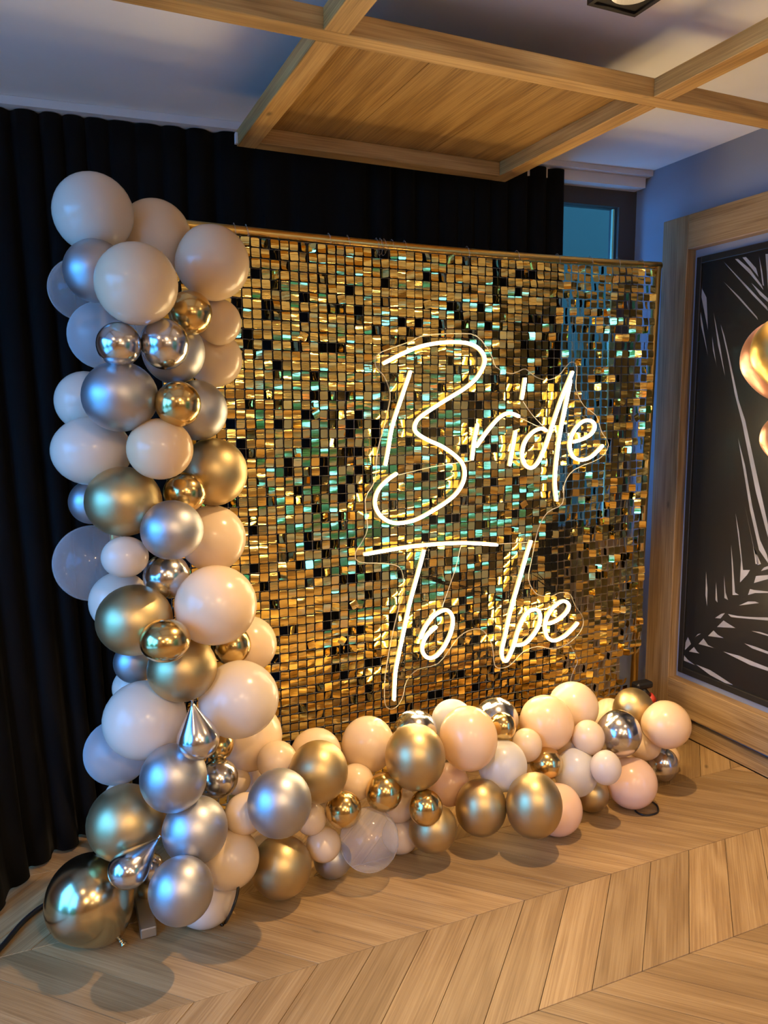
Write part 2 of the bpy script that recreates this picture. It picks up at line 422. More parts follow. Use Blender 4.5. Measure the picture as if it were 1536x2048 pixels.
# ceiling raft: grid of oak beams with one board panel
Z0, Z1 = 2.400, 2.452
raft = empty('ceiling_raft', (.7, 1.9, Z0)); tag(raft, 'oak beam grid with a veneered board hung below the white ceiling', 'ceiling raft')
xs = (-1.37, -.35, .672, 1.690); ys = (-1.23, -.197, .836, 1.870)
for y in ys: MB().box(WL+.02, WR-.002, y, y+.058, Z0, Z1, .0015).build('cross_beam', M_beam_x, raft)
for x in xs:
    seg = [-3.0] + [q for q in ys]
    for j in range(1, len(ys)):
        MB().box(x, x+.066, ys[j-1]+.0585, ys[j]-.0005, Z0+.0003, Z1-.0003, .0015).build('long_beam', M_beam_y, raft)
for x in (.672, 1.690): MB().box(x, x+.066, 1.9285, 2.765, Z0+.0003, Z1-.0003, .0015).build('long_beam', M_beam_y, raft)
MB().box(.7385, 1.6895, 2.700, 2.765, Z0+.0006, Z1-.0003, .0015).build('cross_beam', M_beam_x, raft)
for i in range(3):
    a = .70+.342*i
    MB().box(a+.0005, a+.3415, 1.90, 2.762, Z1, Z1+.016, .001).build('board', M_board, raft)
MB().box(.664, .6715, 2.745, 2.763, 2.405, 2.440).build('end_bracket', M_white, raft)

# ceiling downlights
def downlight(x, y, label, w=LAMP_W, cone=165):
    t = empty('ceiling_downlight', (x, y, ZC)); tag(t, label, 'ceiling lamp', 'square black ceiling downlights')
    s = .079; z0 = 2.540
    b = MB(); b.box(x-s, x+s, y-s, y-s+.012, z0, ZC); b.box(x-s, x+s, y+s-.012, y+s, z0, ZC); b.box(x-s, x-s+.012, y-s+.012, y+s-.012, z0, ZC); b.box(x+s-.012, x+s, y-s+.012, y+s-.012, z0, ZC)
    b.build('housing', M_blackmetal, t)
    b = MB(); n = 28; ri = .052; si = s-.012; V = []; F = []
    for k in range(n):
        th = 2*math.pi*(k+.5)/n; c_, s_ = math.cos(th), math.sin(th); q = si/max(abs(c_), abs(s_))
        V += [(x+ri*c_, y+ri*s_, z0+.006), (x+q*c_, y+q*s_, z0+.006), (x+ri*c_, y+ri*s_, z0+.02)]
    for k in range(n):
        j = (k+1) % n; F += [(3*k, 3*j, 3*j+1, 3*k+1), (3*k, 3*k+2, 3*j+2, 3*j)]
    kid(mesh('baffle', V, F, M_blackmetal), t)
    b = MB(); b.lathe([(.001, z0+.02), (.052, z0+.02)], (x, y, 0), n=28); kid(b.build('diffuser', M_bulb), t)
    ld = bpy.data.lights.new('lamp_light', 'SPOT'); ld.energy = w; ld.color = LAMP_COL; ld.spot_size = R(cone); ld.spot_blend = .45; ld.shadow_soft_size = .028
    lo = bpy.data.objects.new('lamp_light', ld); link(lo); lo.location = (x, y, z0+.012); kid(lo, t)
    return t
downlight(1.441, 1.686, 'square black ceiling lamp in the bay right of the oak board, in view', 175, 96)
for (x, y, w, l) in ((-.9, .32, 20, 'square black ceiling lamp behind the viewer, near the terrace windows'), (2.2, .32, 25, 'square black ceiling lamp behind the viewer, near the palm picture'),
                     (.42, -.75, 110, 'square black ceiling lamp behind the viewer, middle bay'), (1.441, -2.1, 130, 'square black ceiling lamp behind the viewer, right rear bay'), (-.9, -2.1, 130, 'square black ceiling lamp behind the viewer, left rear bay')):
    downlight(x, y, l, w)

# globe pendants over the tables behind the viewer
M_globe = emit('opal globe', (1.0,.74,.46), 42)
def pendant(x, y, z, label):
    t = empty('pendant_lamp', (x, y, z)); tag(t, label, 'pendant lamp', 'globe pendants behind the viewer')
    MB().lathe([(.085*math.sin(math.pi*k/12)+.0005, .085*math.cos(math.pi*k/12)) for k in range(13)], (x, y, z), n=20).build('globe', M_globe, t, True)
    MB().lathe([(.001,.125),(.022,.125),(.03,.078),(.001,.078)], (x, y, z), n=14).build('cap', M_blackmetal, t, True)
    MB().tube([(x, y, z+.12), (x, y, ZC-.001)], .004, 6).build('cord', M_cable, t)
pendant(1.15, -1.7, 1.80, 'opal globe pendant behind the viewer, nearest one'); pendant(.45, -2.6, 1.80, 'opal globe pendant behind the viewer, towards the terrace'); pendant(1.95, -2.9, 1.80, 'opal globe pendant behind the viewer, towards the garden door')

# ------------------------------------------------------------------ curtain
def curtain():
    nX, nZ = 520, 26; V = []; F = []
    bpath = spline([(2.19, yback(2.19)-.10, 0), (1.4, yback(1.4)-.09, 0), (.7, yback(.7)-.09, 0), (.35, 3.0, 0), (.16, 2.86, 0), (.03, 2.74, 0), (-.10, 2.64, 0), (-.165, 2.51, 0), (-.27, 2.36, 0)], 12)
    cum = [0]
    for a, c in zip(bpath, bpath[1:]): cum.append(cum[-1]+(c-a).length)
    def bp_at(s):
        d = s*cum[-1]
        for i in range(len(cum)-1):
            if cum[i+1] >= d: t = (d-cum[i])/(cum[i+1]-cum[i]); return bpath[i].lerp(bpath[i+1], t), (bpath[i+1]-bpath[i]).normalized()
        return bpath[-1], (bpath[-1]-bpath[-2]).normalized()
    ph = 0.0; rr = random.Random(3); phs = []
    for i in range(nX+1):
        phs.append(ph); ph += (2.7/nX)/.092*2*math.pi*(.85+.3*math.sin(i*.021)+.12*math.sin(i*.083+1))
    for j in range(nZ+1):
        h = j/nZ; z = .012 + h*2.545
        for i in range(nX+1):
            s = i/nX
            b_, tg = bp_at(s)
            xt = 2.19 - s*2.75; tp = Vector((xt, yback(xt)-.085, 0))
            m = h**.8
            p = b_.lerp(tp, m); nrm = Vector((-tg.y, tg.x, 0)).lerp(Vector((0, -1, 0)), .3+.7*m).normalized()
            if nrm.y > 0 and s < .6: nrm = -nrm
            amp = .011 + .014*(1-h) + .006*math.sin(i*.05)
            w = math.sin(phs[i] + .5*math.sin(h*2.2+i*.01))
            w2 = math.copysign(abs(w)**.7, w)
            q = p + nrm*(amp*w2) + Vector((.010*math.cos(phs[i]), 0, 0))
            V.append((min(q.x, 2.2), min(q.y, yback(q.x)-.03), z))
    W = nX+1
    for j in range(nZ):
        for i in range(nX):
            F.append((j*W+i, j*W+i+1, (j+1)*W+i+1, (j+1)*W+i))
    o = mesh('curtain', V, F, M_curtain, None, True)
    md = o.modifiers.new('thick', 'SOLIDIFY'); md.thickness = .0015; md.offset = 0
    return o
tag(curtain(), 'floor length pleated black curtain covering the back wall behind the gold backdrop', 'curtain')

# ------------------------------------------------------------------ backdrop stand
YP = 2.625
RODZ = 2.10
stand = empty('backdrop_stand', (.2, YP, 0)); tag(stand, 'gold tubular backdrop stand holding up the sequin panel', 'backdrop stand')
def rodz(x):
    t = (x-.2)/(2.43-.2); return RODZ - .016*4*t*(1-t)
MB().tube([(x, YP, rodz(x)) for x in np.linspace(.185, 2.445, 30)], .0155, 14).build('top_rod', M_rodgold, stand, True)
for (xt, xb) in ((.2, .2), (2.43, 2.385)):
    MB().tube([(xb, YP, .03), (xt, YP, RODZ-.006)], .0165, 14).build('upright', M_rodgold, stand, True)
    MB().box(xb-.0225, xb+.0225, 2.135 if xb < 1 else 2.40, YP+.30, .002, .032, .003).build('foot', M_foot, stand)

# ------------------------------------------------------------------ sequin panel
YS = 2.597
PW = .0333
panel = empty('sequin_panel', (1.36, YS, .08)); tag(panel, 'shimmering gold panel of square mirror sequins hung from the gold stand', 'sequin backdrop')
def seq_mesh(idx):
    w, h, c = .0144, .0298, .0030
    bend = (0.0003, .0016, -.0012, .0026, .0008, -.0022)[idx]
    tw = (0.0, .0006, -.0007, 0, .0012, .0004)[idx]
    rowsz = [0, .1, .5, .9, 1.0]
    V = []; F = []
    for t in rowsz:
        z = -t*h; ww = w - (c if t in (0, 1.0) else 0)
        d = bend*math.sin(t*math.pi)*1.0
        for sx in (-1, 0, 1): V.append((sx*ww, -d + tw*sx*(t-.5) , z))
    for j in range(len(rowsz)-1):
        for i in range(2):
            a = j*3+i; F.append((a, a+3, a+4, a+1))
    me = bpy.data.meshes.new('sequin'); me.from_pydata(V, [], F); me.update(); me.materials.append(M_seq)
    me.polygons.foreach_set('use_smooth', [True]*len(me.polygons))
    return me, np.array(V), F
SEQ = [seq_mesh(i) for i in range(6)]
BALLOONS = [
 ("c","wh",0.1600,2.2617,2.0187,0.1034,1,"topmost white balloon at the upper left tip of the column"),
 ("c","iv",0.3262,2.3361,1.9870,0.1004,1.03,"ivory balloon second from the top, touching the curtain side of the column"),
 ("c","iv",0.4621,2.2267,1.9069,0.1030,1,"ivory balloon at the column's upper right, overlapping the gold rod"),
 ("c","iv",0.2370,2.0500,1.8112,0.1003,1,"large ivory balloon in front, just above two silver chrome balls"),
 ("c","sm",0.1538,2.2076,1.8620,0.0809,1,"satin silver balloon lit blue, under the topmost white balloon"),
 ("c","cl",0.1268,2.4670,1.8496,0.0885,1,"clear balloon peeking out left of the uppermost satin silver balloon"),
 ("c","fb",0.1729,2.3435,1.7097,0.0940,1,"frosted bluish balloon behind the leftmost small chrome ball"),
 ("c","sc",0.1906,2.0758,1.6649,0.0552,1,"left one of two silver chrome balls near the column's top"),
 ("c","sc",0.3040,2.0872,1.6703,0.0619,1.06,"right one of two silver chrome balls near the column's top"),
 ("c","gc",0.3868,2.1714,1.7615,0.0595,1,"small gold chrome balloon tucked below the ivory balloon at upper right"),
 ("c","iv",0.4912,2.3097,1.7560,0.0672,1,"small ivory balloon right of the uppermost gold chrome ball"),
 ("c","sm",0.3503,2.2523,1.6625,0.0881,1,"satin silver balloon half hidden behind the right chrome ball"),
 ("c","iv",0.4952,2.4032,1.6554,0.0854,1,"ivory balloon at the column's right edge above the sequins' left side"),
 ("c","sm",0.1907,2.1110,1.5365,0.0952,0.95,"largest satin silver balloon, below the two chrome balls"),
 ("c","gc",0.3289,2.0668,1.5168,0.0590,1,"small gold chrome balloon right of the largest satin silver balloon"),
 ("c","sm",0.4117,2.2571,1.4999,0.0859,1,"satin silver balloon behind the gold chrome ball at mid column right"),
 ("c","wh",0.1210,2.3591,1.5265,0.0848,1,"white balloon peeking out left of the largest satin silver balloon"),
 ("c","wh",0.1244,2.2618,1.3912,0.1068,0.88,"wide white balloon at the left edge under the largest silver balloon"),
 ("c","pe",0.2823,2.0927,1.4003,0.0852,0.94,"pinkish ivory balloon with a slanted shadow, mid column"),
 ("c","gm",0.4575,2.2874,1.3196,0.1004,1,"satin gold balloon on the right edge beside the pinkish ivory balloon"),
 ("c","gm",0.1913,2.1638,1.2590,0.1005,0.93,"satin gold balloon at mid column left, under the wide white one"),
 ("c","gc",0.3572,2.1926,1.2726,0.0602,0.95,"small gold chrome balloon between two satin gold balloons at mid column"),
 ("c","sm",0.1230,2.3992,1.2359,0.0644,1,"small blue lit silver balloon peeking out left of a satin gold one"),
 ("c","sm",0.3017,2.0736,1.1870,0.0819,0.96,"satin silver balloon in front at mid column above a small chrome ball"),
 ("c","iv",0.4483,2.2895,1.1209,0.1000,1,"ivory balloon on the right behind the front satin silver balloon"),
 ("c","cl",0.1201,2.4432,1.0465,0.1143,1,"large clear smoky balloon on the left edge of the column"),
 ("c","wh",0.1842,2.1189,1.1161,0.0609,0.9,"small white balloon overlapping the large clear smoky balloon"),
 ("c","sc",0.2977,2.1845,1.0414,0.0643,1,"small silver chrome balloon beneath the front satin silver one"),
 ("c","iv",0.4151,2.1096,0.9630,0.1155,0.96,"largest ivory balloon on the column's lower right front"),
 ("c","gm",0.2021,2.1354,0.9384,0.1015,0.94,"satin gold balloon with a shadow edge, left of the largest ivory one"),
 ("c","gc",0.2632,2.0093,0.9083,0.0649,0.87,"wide gold chrome ball under the shadow edged satin gold balloon"),
 ("c","wh",0.1802,2.2997,0.9544,0.0866,1,"white balloon wedged between the clear smoky and satin gold balloons"),
 ("c","gc",0.4930,2.2800,0.7897,0.0611,1,"gold chrome balloon half hidden under the largest ivory balloon"),
 ("c","iv",0.5711,2.3866,0.7510,0.0919,1,"ivory balloon at the column's right edge below the largest ivory one"),
 ("c","gm",0.3259,2.1585,0.7773,0.0975,0.95,"satin gold balloon right below the wide gold chrome ball"),
 ("c","sm",0.2144,2.3113,0.7653,0.0619,1,"small blue lit silver balloon left of the lower satin gold balloon"),
 ("c","wh",0.2153,2.3908,0.6601,0.0643,1,"small white balloon hidden behind the big blush white one"),
 ("c","wh",0.2243,2.2060,0.6260,0.1170,0.95,"big blush white balloon at the column's lower left front"),
 ("c","wp",0.4829,2.1611,0.6613,0.1187,0.94,"big pearly white balloon overlapping the sequins' lower left"),
 ("c","sc",0.3418,2.0332,0.6159,0.0570,1,"silver chrome teardrop balloon with its neck up between two big whites"),
 ("c","gc",0.4383,2.2471,0.4926,0.0456,1,"tiny gold chrome balloon behind the silver chrome teardrop"),
 ("c","sc",0.4279,2.2113,0.4051,0.0586,1,"silver chrome ball right of the lower satin silver balloon"),
 ("c","iv",0.5661,2.4023,0.4342,0.1120,1,"ivory balloon under the big pearly white balloon"),
 ("c","fb",0.1519,2.3196,0.4944,0.0951,1,"frosted grey balloon at the lower left behind the big blush white"),
 ("c","sm",0.2776,2.0668,0.5033,0.0904,1.03,"satin silver balloon with a shadow crescent below the chrome teardrop"),
 ("c","gm",0.1578,2.1729,0.3467,0.1089,0.97,"large satin gold balloon at the column's foot, on the left"),
 ("c","sm",0.3276,2.0531,0.3466,0.0902,1.03,"satin silver balloon at the foot, right of the large satin gold one"),
 ("c","sm",0.2675,1.9405,0.2502,0.0841,1.05,"lowest satin silver balloon, resting above the stand's foot"),
 ("c","sc",0.1470,2.0219,0.2938,0.0544,0.9,"silver chrome teardrop balloon squeezed under the large satin gold one"),
 ("c","sc",0.2303,2.2809,0.1226,0.0409,1.2,"narrow silver chrome balloon beside the lower chrome teardrop"),
 ("c","gm",0.1185,2.3417,0.1459,0.0563,1,"small satin gold balloon peeking out between floor ball and column"),
 ("c","gb",0.0522,2.1943,0.1259,0.1235,1.02,"big gold chrome balloon lying on the floor left of the column"),
 ("c","iv",0.4250,2.0751,0.2232,0.0848,1,"ivory balloon at the column's foot with a crescent shadow"),
 ("c","wh",0.3620,2.1345,0.0909,0.0909,1,"white balloon behind the lowest satin silver balloon, near the floor"),
 ("c","iv",0.4758,2.0901,0.3417,0.0594,1,"small ivory ball between the column's foot and the floor row"),
 ("c","gm",0.2226,2.3066,0.0404,0.0338,1,"tiny satin gold balloon peeking out left of the lowest silver one"),
 ("c","iv",0.5135,2.3492,0.3145,0.0435,1,"tiny ivory balloon above the small ivory ball at the corner"),
 ("c","wh",0.1604,2.4179,0.3068,0.0469,1,"small white balloon glimpsed above the large satin gold at the foot"),
 ("c","wh",0.2864,2.3967,1.7281,0.0468,1,"small white balloon glimpsed between the two top chrome balls"),
 ("c","iv",0.5962,2.4598,0.2573,0.0579,1,"ivory balloon deep in the corner above the first silver row balloon"),
 ("r","iv",0.6227,2.2591,0.4001,0.0632,1,"ivory balloon at the left start of the floor row, against the sequins"),
 ("r","sm",0.5545,1.9960,0.4026,0.0902,1.06,"satin silver balloon at the left end of the floor row"),
 ("r","gm",0.7209,2.1430,0.3970,0.0908,1.04,"satin gold balloon second along the top of the floor row"),
 ("r","iv",0.7760,2.3298,0.3640,0.0849,1,"ivory balloon half hidden behind the first satin gold of the row"),
 ("r","iv",0.9615,2.3245,0.3648,0.0907,1.06,"tall ivory balloon below the T of the neon sign"),
 ("r","gm",1.0541,2.1485,0.3771,0.0994,1.08,"large satin gold balloon on top of the floor row's middle"),
 ("r","sc",1.1427,2.3252,0.3750,0.0790,1,"silver chrome balloon peeking over the large satin gold one"),
 ("r","iv",0.8853,2.2466,0.2809,0.0595,1,"small ivory balloon right of the first satin gold of the row"),
 ("r","gc",0.9470,2.1573,0.2750,0.0598,1.05,"gold chrome ball above the clear balloon of the row"),
 ("r","gc",0.7989,2.1364,0.2585,0.0564,1.02,"gold chrome ball left of the clear balloon of the row"),
 ("r","iv",0.7034,2.1717,0.2324,0.0485,1.05,"small ivory balloon between satin silver and gold chrome in the row"),
 ("r","iv",0.7385,2.1578,0.1460,0.0551,1,"ivory balloon with a shadow wedge left of the clear balloon"),
 ("r","gm",0.5948,2.1410,0.1184,0.0933,1.02,"satin gold balloon near the floor under the row's satin silver one"),
 ("r","sm",0.7831,2.2009,0.0615,0.0615,1,"satin silver balloon near the floor behind the clear balloon"),
 ("r","cl",0.8837,2.1342,0.1386,0.0959,1.04,"big clear balloon near the floor in the row"),
 ("r","iv",1.0336,2.2331,0.1775,0.0609,1,"ivory balloon behind the gold chrome ball above the clear one"),
 ("r","iv",1.0427,2.2371,0.0648,0.0648,1,"ivory balloon peeking out right of the big clear balloon"),
 ("r","pk",1.2565,2.2863,0.1777,0.0730,1.06,"pink tinted balloon under the big peach balloon"),
 ("r","gc",1.0666,2.0968,0.2249,0.0549,1.08,"gold chrome ball in front of a low satin gold balloon, mid row"),
 ("r","gm",1.1164,2.1430,0.1202,0.0816,1,"satin gold balloon near the floor right of the big clear balloon"),
 ("r","pe",1.2812,2.1985,0.3786,0.1013,1.1,"big peach balloon on top at the row's middle"),
 ("r","fr",1.3147,2.3691,0.3727,0.0767,1,"frosted grey balloon peeking over the big peach balloon"),
 ("r","sc",1.4817,2.3356,0.3604,0.0815,1,"silver chrome balloon behind a tiny gold ball, against the sequins"),
 ("r","gc",1.4390,2.2283,0.3824,0.0479,1.05,"tiny gold chrome ball in front of a silver chrome balloon"),
 ("r","pe",1.6670,2.2852,0.3339,0.1030,1,"big peach balloon right of the tiny gold chrome ball"),
 ("r","iv",1.8401,2.3500,0.3444,0.0977,1,"ivory balloon highest on the floor row's right half"),
 ("r","iv",2.1001,2.4379,0.2283,0.0750,1,"ivory balloon behind the right silver chrome ball"),
 ("r","gm",2.1155,2.3218,0.3049,0.0805,1,"satin gold balloon beside the stand's right upright"),
 ("r","pe",2.1443,2.1703,0.2887,0.0927,0.98,"peach balloon at the far right end of the floor row"),
 ("r","sc",1.9413,2.2028,0.2759,0.0855,1.04,"silver chrome ball at the row's right end, reflecting blue light"),
 ("r","iv",1.7911,2.1948,0.2906,0.0612,1.05,"small ivory ball left of the right end silver chrome ball"),
 ("r","iv",1.5394,2.2239,0.2964,0.0560,1.08,"small ivory ball right of the frosted balloon"),
 ("r","fr",1.4178,2.1914,0.2567,0.0862,1.05,"frosted white balloon with a visible dot, in front of the big peach"),
 ("r","gc",1.6125,2.2046,0.2218,0.0619,0.93,"gold chrome ball above the biggest floor level gold balloon"),
 ("r","fr",1.7295,2.1804,0.1724,0.0792,1.12,"frosted white balloon right of a gold chrome ball"),
 ("r","wp",1.7752,2.0749,0.2293,0.0554,1.12,"small pearly white balloon above the blush balloon"),
 ("r","pk",1.9682,2.1525,0.0965,0.0947,1.02,"blush pink balloon near the floor above a black cable loop"),
 ("r","iv",2.1237,2.2586,0.1792,0.0656,1,"small ivory balloon under the far right peach balloon"),
 ("r","sc",2.2154,2.2486,0.0774,0.0605,1.12,"silver chrome balloon hanging lowest at the row's right end"),
 ("r","pe",2.3026,2.3279,0.0584,0.0584,1,"peach balloon glimpsed behind the lowest right silver chrome one"),
 ("r","gm",1.3013,2.1439,0.1510,0.0890,1.1,"left one of two satin gold balloons standing near the floor"),
 ("r","gm",1.4457,2.0406,0.1770,0.0960,1.16,"biggest satin gold balloon, right one of two near the floor"),
 ("r","pk",1.5970,2.1123,0.0931,0.0887,1.05,"blush balloon half hidden behind the biggest satin gold balloon"),
 ("r","gm",1.8108,2.1915,0.0657,0.0657,1,"satin gold balloon near the floor left of the blush balloon"),
 ("r","pe",2.1171,2.3357,0.0953,0.0612,1,"peach balloon wedged between small ivory and blush balloons"),
 ("r","iv",1.7842,2.2873,0.2286,0.0612,1,"ivory balloon wedged behind the small ivory ball of the row"),
]
NX, NZ = 61, 60
spots = []
sph = np.array([(b[2], b[3], b[4], b[5]) for b in BALLOONS]); C0 = np.array([0, 0, H])
def patch(x, z):      # slow drapery of the panel
    return math.sin(x*5.1+z*2.3)+math.sin(z*7.3-x*3.1+1.2)*.7+math.sin(x*11.3+2+z*1.1)*.5
for i in range(NX):
    x = .385 + i*PW
    for j in range(NZ):
        z = rodz(x) - .022 - j*PW
        if z < .10: continue
        if x > 2.33 and z < .43: continue
        if x > 2.27 and z < .43 and .33 < z: continue
        if x > 2.30 - (.43-z)*.0 and z < .20: continue
        if random.random() < .006: continue
        right = max(0, (x-1.75)/.65)
        pn = patch(x, z)
        tilt = random.gauss(0, 3.6) + 2.6*math.sin(z*9+x*2)        # swing about X
        low = max(0.0, (.80-z)/.7)
        tilt += 15.0*low**.7*(.6+.5*random.random()) - 6.0*max(0.0, (z-1.45)/.6)
        yaw = random.gauss(0, 5.0) + 3.5*pn
        pt = .19 + .28*right + (.20 if pn > 1.1 else 0)
        if random.random() < pt: yaw = random.choice((-1, 1))*random.uniform(22, 78)
        roll = random.gauss(0, 1.6)
        if random.random() < .015: roll = random.uniform(-35, 35)
        spots.append((x, YS + .004*pn, z, tilt, yaw, roll, random.randrange(6)))
def smat(s):
    return Matrix.Translation((s[0], s[1], s[2])) @ Matrix.Rotation(R(s[4]), 4, 'Z') @ Matrix.Rotation(R(s[3]), 4, 'X') @ Matrix.Rotation(R(s[5]), 4, 'Y')
scored = []
for n_, s in enumerate(spots):
    p = np.array((s[0], s[1]-.01, s[2]-.015)); d = p-C0; dist = np.linalg.norm(d); u = d/dist
    oc = sph[:, :3]-C0; tca = oc@u; d2 = (oc*oc).sum(1)-tca**2
    if np.any((d2 < sph[:, 3]**2) & (tca < dist) & (tca > 0)): continue
    scored.append((abs(math.cos(R(s[4]-10)))/dist**2, n_))
scored.sort(reverse=True)
single = set(n_ for _, n_ in scored[:300])
for n_ in sorted(single):
    s = spots[n_]
    o = bpy.data.objects.new('sequin', SEQ[s[6]][0]); link(o); o.matrix_world = smat(s); kid(o, panel)
V = []; F = []
for n_, s in enumerate(spots):
    if n_ in single: continue
    me, vv, ff = SEQ[s[6]]; m = np.array(smat(s)); w_ = vv@m[:3, :3].T + m[:3, 3]; b0 = len(V)
    V += [tuple(q) for q in w_]; F += [[b0+k for k in q] for q in ff]
o = kid(mesh('sequins', V, F, M_seq, None, True), panel); o['kind'] = 'stuff'; o['label'] = 'remaining small gold mirror sequins of the panel'
g = MB()
for j in range(0, NZ):
    pts = [(x, YS+.006+.004*patch(x, rodz(x)-.02-j*PW), rodz(x)-.0205-j*PW) for x in np.linspace(.37, 2.40 if rodz(2.3)-.02-j*PW > .43 else 2.29, 26)]
    if pts[0][2] < .1: continue
    g.tube(pts, .0011, 3, False)
for i in range(NX+1):
    x = .385 + (i-.5)*PW
    if x > 2.40: continue
    zb = .10 if x < 2.29 else .43
    g.tube([(x, YS+.007+.004*patch(x, z), z) for z in np.linspace(rodz(x)-.01, zb, 14)], .0011, 3, False)
o = g.build('grid_mesh', M_clearplastic, panel); o['kind'] = 'stuff'; o['label'] = 'clear plastic grid the sequins hang on'
for x in (.62, .66, .95, 1.02, 1.13, 1.145, 1.16, 1.19, 1.24, 1.50, 1.72, 1.91, 2.07, 2.21, 2.335):
    n = 14; cz = rodz(x)-.008
    MB().tube([(x+random.uniform(-.001,.001)+.002*math.sin(k), YP-.004+.0215*math.cos(2*math.pi*k/n), cz+.029*math.sin(2*math.pi*k/n)) for k in range(n+1)], .0014, 5, False).build('zip_tie', M_clearplastic, panel)

# ------------------------------------------------------------------ neon sign
YN = 2.547
def onY(u, v, y):
    d = rt*(u-768) - up*(v-1024) + fw*FPX
    k = y/d.y; return Vector((0, 0, H)) + d*k
def onX(u, v, x):
    d = rt*(u-768) - up*(v-1024) + fw*FPX
    k = x/d.x; return Vector((0, 0, H)) + d*k
def onZ(u, v, z):
    d = rt*(u-768) - up*(v-1024) + fw*FPX
    k = (z-H)/d.z; return Vector((0, 0, H)) + d*k
STROKES = [
 ('letter_b', [[(822,742),(802,800),(785,853),(776,905),(771,931)],
   [(767,727),(802,709),(835,695),(869,687),(903,684),(934,686),(954,694),(965,705),(970,718),(967,734),(953,757),(930,777),(899,796),(864,818),(838,837),(830,853),(834,866),(856,880),(883,892),(907,908),(924,925),(930,943),(927,964),(914,986),(895,1003),(867,1021),(836,1038),(809,1045.5),(785,1045.5),(764,1034),(752,1015),(751.5,995),(760,976),(778,958),(794.5,947)]]),
 ('letter_r', [[(956,848),(949,883),(944.6,920)], [(953,894),(966,875),(982,854),(999,835.5),(1014,827),(1026,827.5),(1039,833)]]),
 ('letter_i', [[(1032,861.5),(1026,896),(1019.6,932)], [(1051,756),(1047.5,778),(1044,799)]]),
 ('letter_d', [[(1094,861.5),(1082.5,857),(1066,864.6),(1051,883),(1045,906),(1048,925),(1057.5,935),(1068,934),(1080,919),(1095,883),(1107.5,844),(1124,796),(1137,764.6),(1146,743)],
   [(1142,760),(1132.5,808),(1122,860),(1116,900),(1111.7,940),(1110.6,971),(1114,1002)]]),
 ('letter_e', [[(1147,884),(1164,879),(1182,869),(1190,855),(1186.7,844),(1174,840.6),(1159.6,848),(1146,866.7),(1140,887.5),(1143,906),(1151,916.7),(1166,920),(1184.6,912.5),(1206.5,890.6)]]),
 ('letter_t', [[(728.5,1109),(768.6,1102),(817,1094),(866,1089),(915,1086.4),(954,1087),(995,1090)], [(849,1100),(835,1152),(821,1203),(809.6,1255),(798,1310),(791,1349),(788.7,1401)]]),
 ('letter_o', [[(841,1277),(850.6,1255),(866,1234),(882,1223),(895.5,1221),(905,1232),(906,1249.5),(899.5,1273),(886,1298),(870,1314),(856.5,1316),(846.7,1306),(845.7,1290.5),(854.5,1271),(874,1253)]]),
 ('letter_b', [[(1063,1081),(1054,1109),(1037.7,1166),(1021.4,1223),(1011.6,1268),(1004,1301),(1006,1317),(1011,1322),(1017,1317),(1028,1291),(1037.7,1258.6),(1050.7,1231),(1065,1219.5),(1076.7,1221),(1081,1232.5),(1078,1252),(1065,1273),(1049,1288),(1031,1291)]]),
 ('letter_e', [[(1097,1248),(1112.5,1242),(1130,1229),(1138.6,1214.6),(1135,1205),(1124,1203),(1107.6,1214.6),(1094.6,1234),(1090.6,1253.7),(1093,1270),(1101,1279.7),(1112.5,1281),(1129,1273),(1143.5,1260),(1156.5,1245.5)]]),
]
SHEET = [(750,714),(765,703),(820,683),(848,671),(914,667),(953,672),(981,706),(992,734),(1020,747),(1036,743),(1051,738),(1070,753),(1094,760),(1117,751),(1132,733),(1143,724),(1154,734),(1152,777),(1168,812),(1192,831),(1203,863),(1217,890),(1199,917),(1149,939),(1129,968),(1125,1007),(1095,1025),(1076,1060),(1064,1117),(1057,1158),(1070,1185),(1086,1192),(1103,1192),(1121,1185),(1140,1189),(1150,1211),(1166,1236),(1163,1259),(1142,1283),(1111,1298),(1075,1293),(1046,1304),(1026,1325),(1010,1335),(990,1332),(984,1291),(966,1261),(944,1259),(921,1271),(905,1290),(876,1327),(835,1339),(813,1363),(806,1392),(796,1411),(782,1418),(770,1407),(770,1353),(784,1271),(802,1197),(807,1161),(798,1134),(768,1127),(718,1124),(711,1105),(724,1083),(735,1055),(730,999),(750,960),(754,906),(774,827),(780,788),(768,753),(752,735)]
sign = empty('neon_sign', (1.4, YN, .4)); tag(sign, 'warm white neon sign reading Bride To be on clear acrylic before the sequins', 'neon sign')
for name, strokes in STROKES:
    par = None
    for st in strokes:
        pts = spline([onY(u, v, YN) for u, v in st], 4)
        nn = len(pts); rr = [.0057]*nn; rr[0] = rr[-1] = .0044
        t = MB().tube(pts, rr, 8); o = t.build(name, M_neon, None, True)
        if par is None: kid(o, sign); par = o
        else: o.name = 'second_stroke'; o.parent = par; o.matrix_parent_inverse = par.matrix_world.inverted() if False else Matrix.Translation(Vector((0,0,0)))
        bk = MB().tube([p+Vector((0, .0075, 0)) for p in pts], .0074, 8).build('silicone_channel', M_neonside, None, True); bk.parent = par
sp = [onY(u, v, YN+.018) for u, v in SHEET]; sp = spline(sp+[sp[0]], 3)[:-1]
n = len(sp); th = .004
import bmesh
me = bpy.data.meshes.new('acrylic_sheet'); bm = bmesh.new()
vs = [bm.verts.new(p) for p in sp]; fc = bm.faces.new(vs); bmesh.ops.triangulate(bm, faces=[fc]); bm.to_mesh(me); bm.free()
me.materials.append(M_acrylic); o = bpy.data.objects.new('acrylic_sheet', me); link(o); kid(o, sign)
md = o.modifiers.new('t', 'SOLIDIFY'); md.thickness = th; md.offset = 0
MB().tube(sp+[sp[0]], .0019, 5, False).build('sheet_edge', M_acryledge, sign, True)
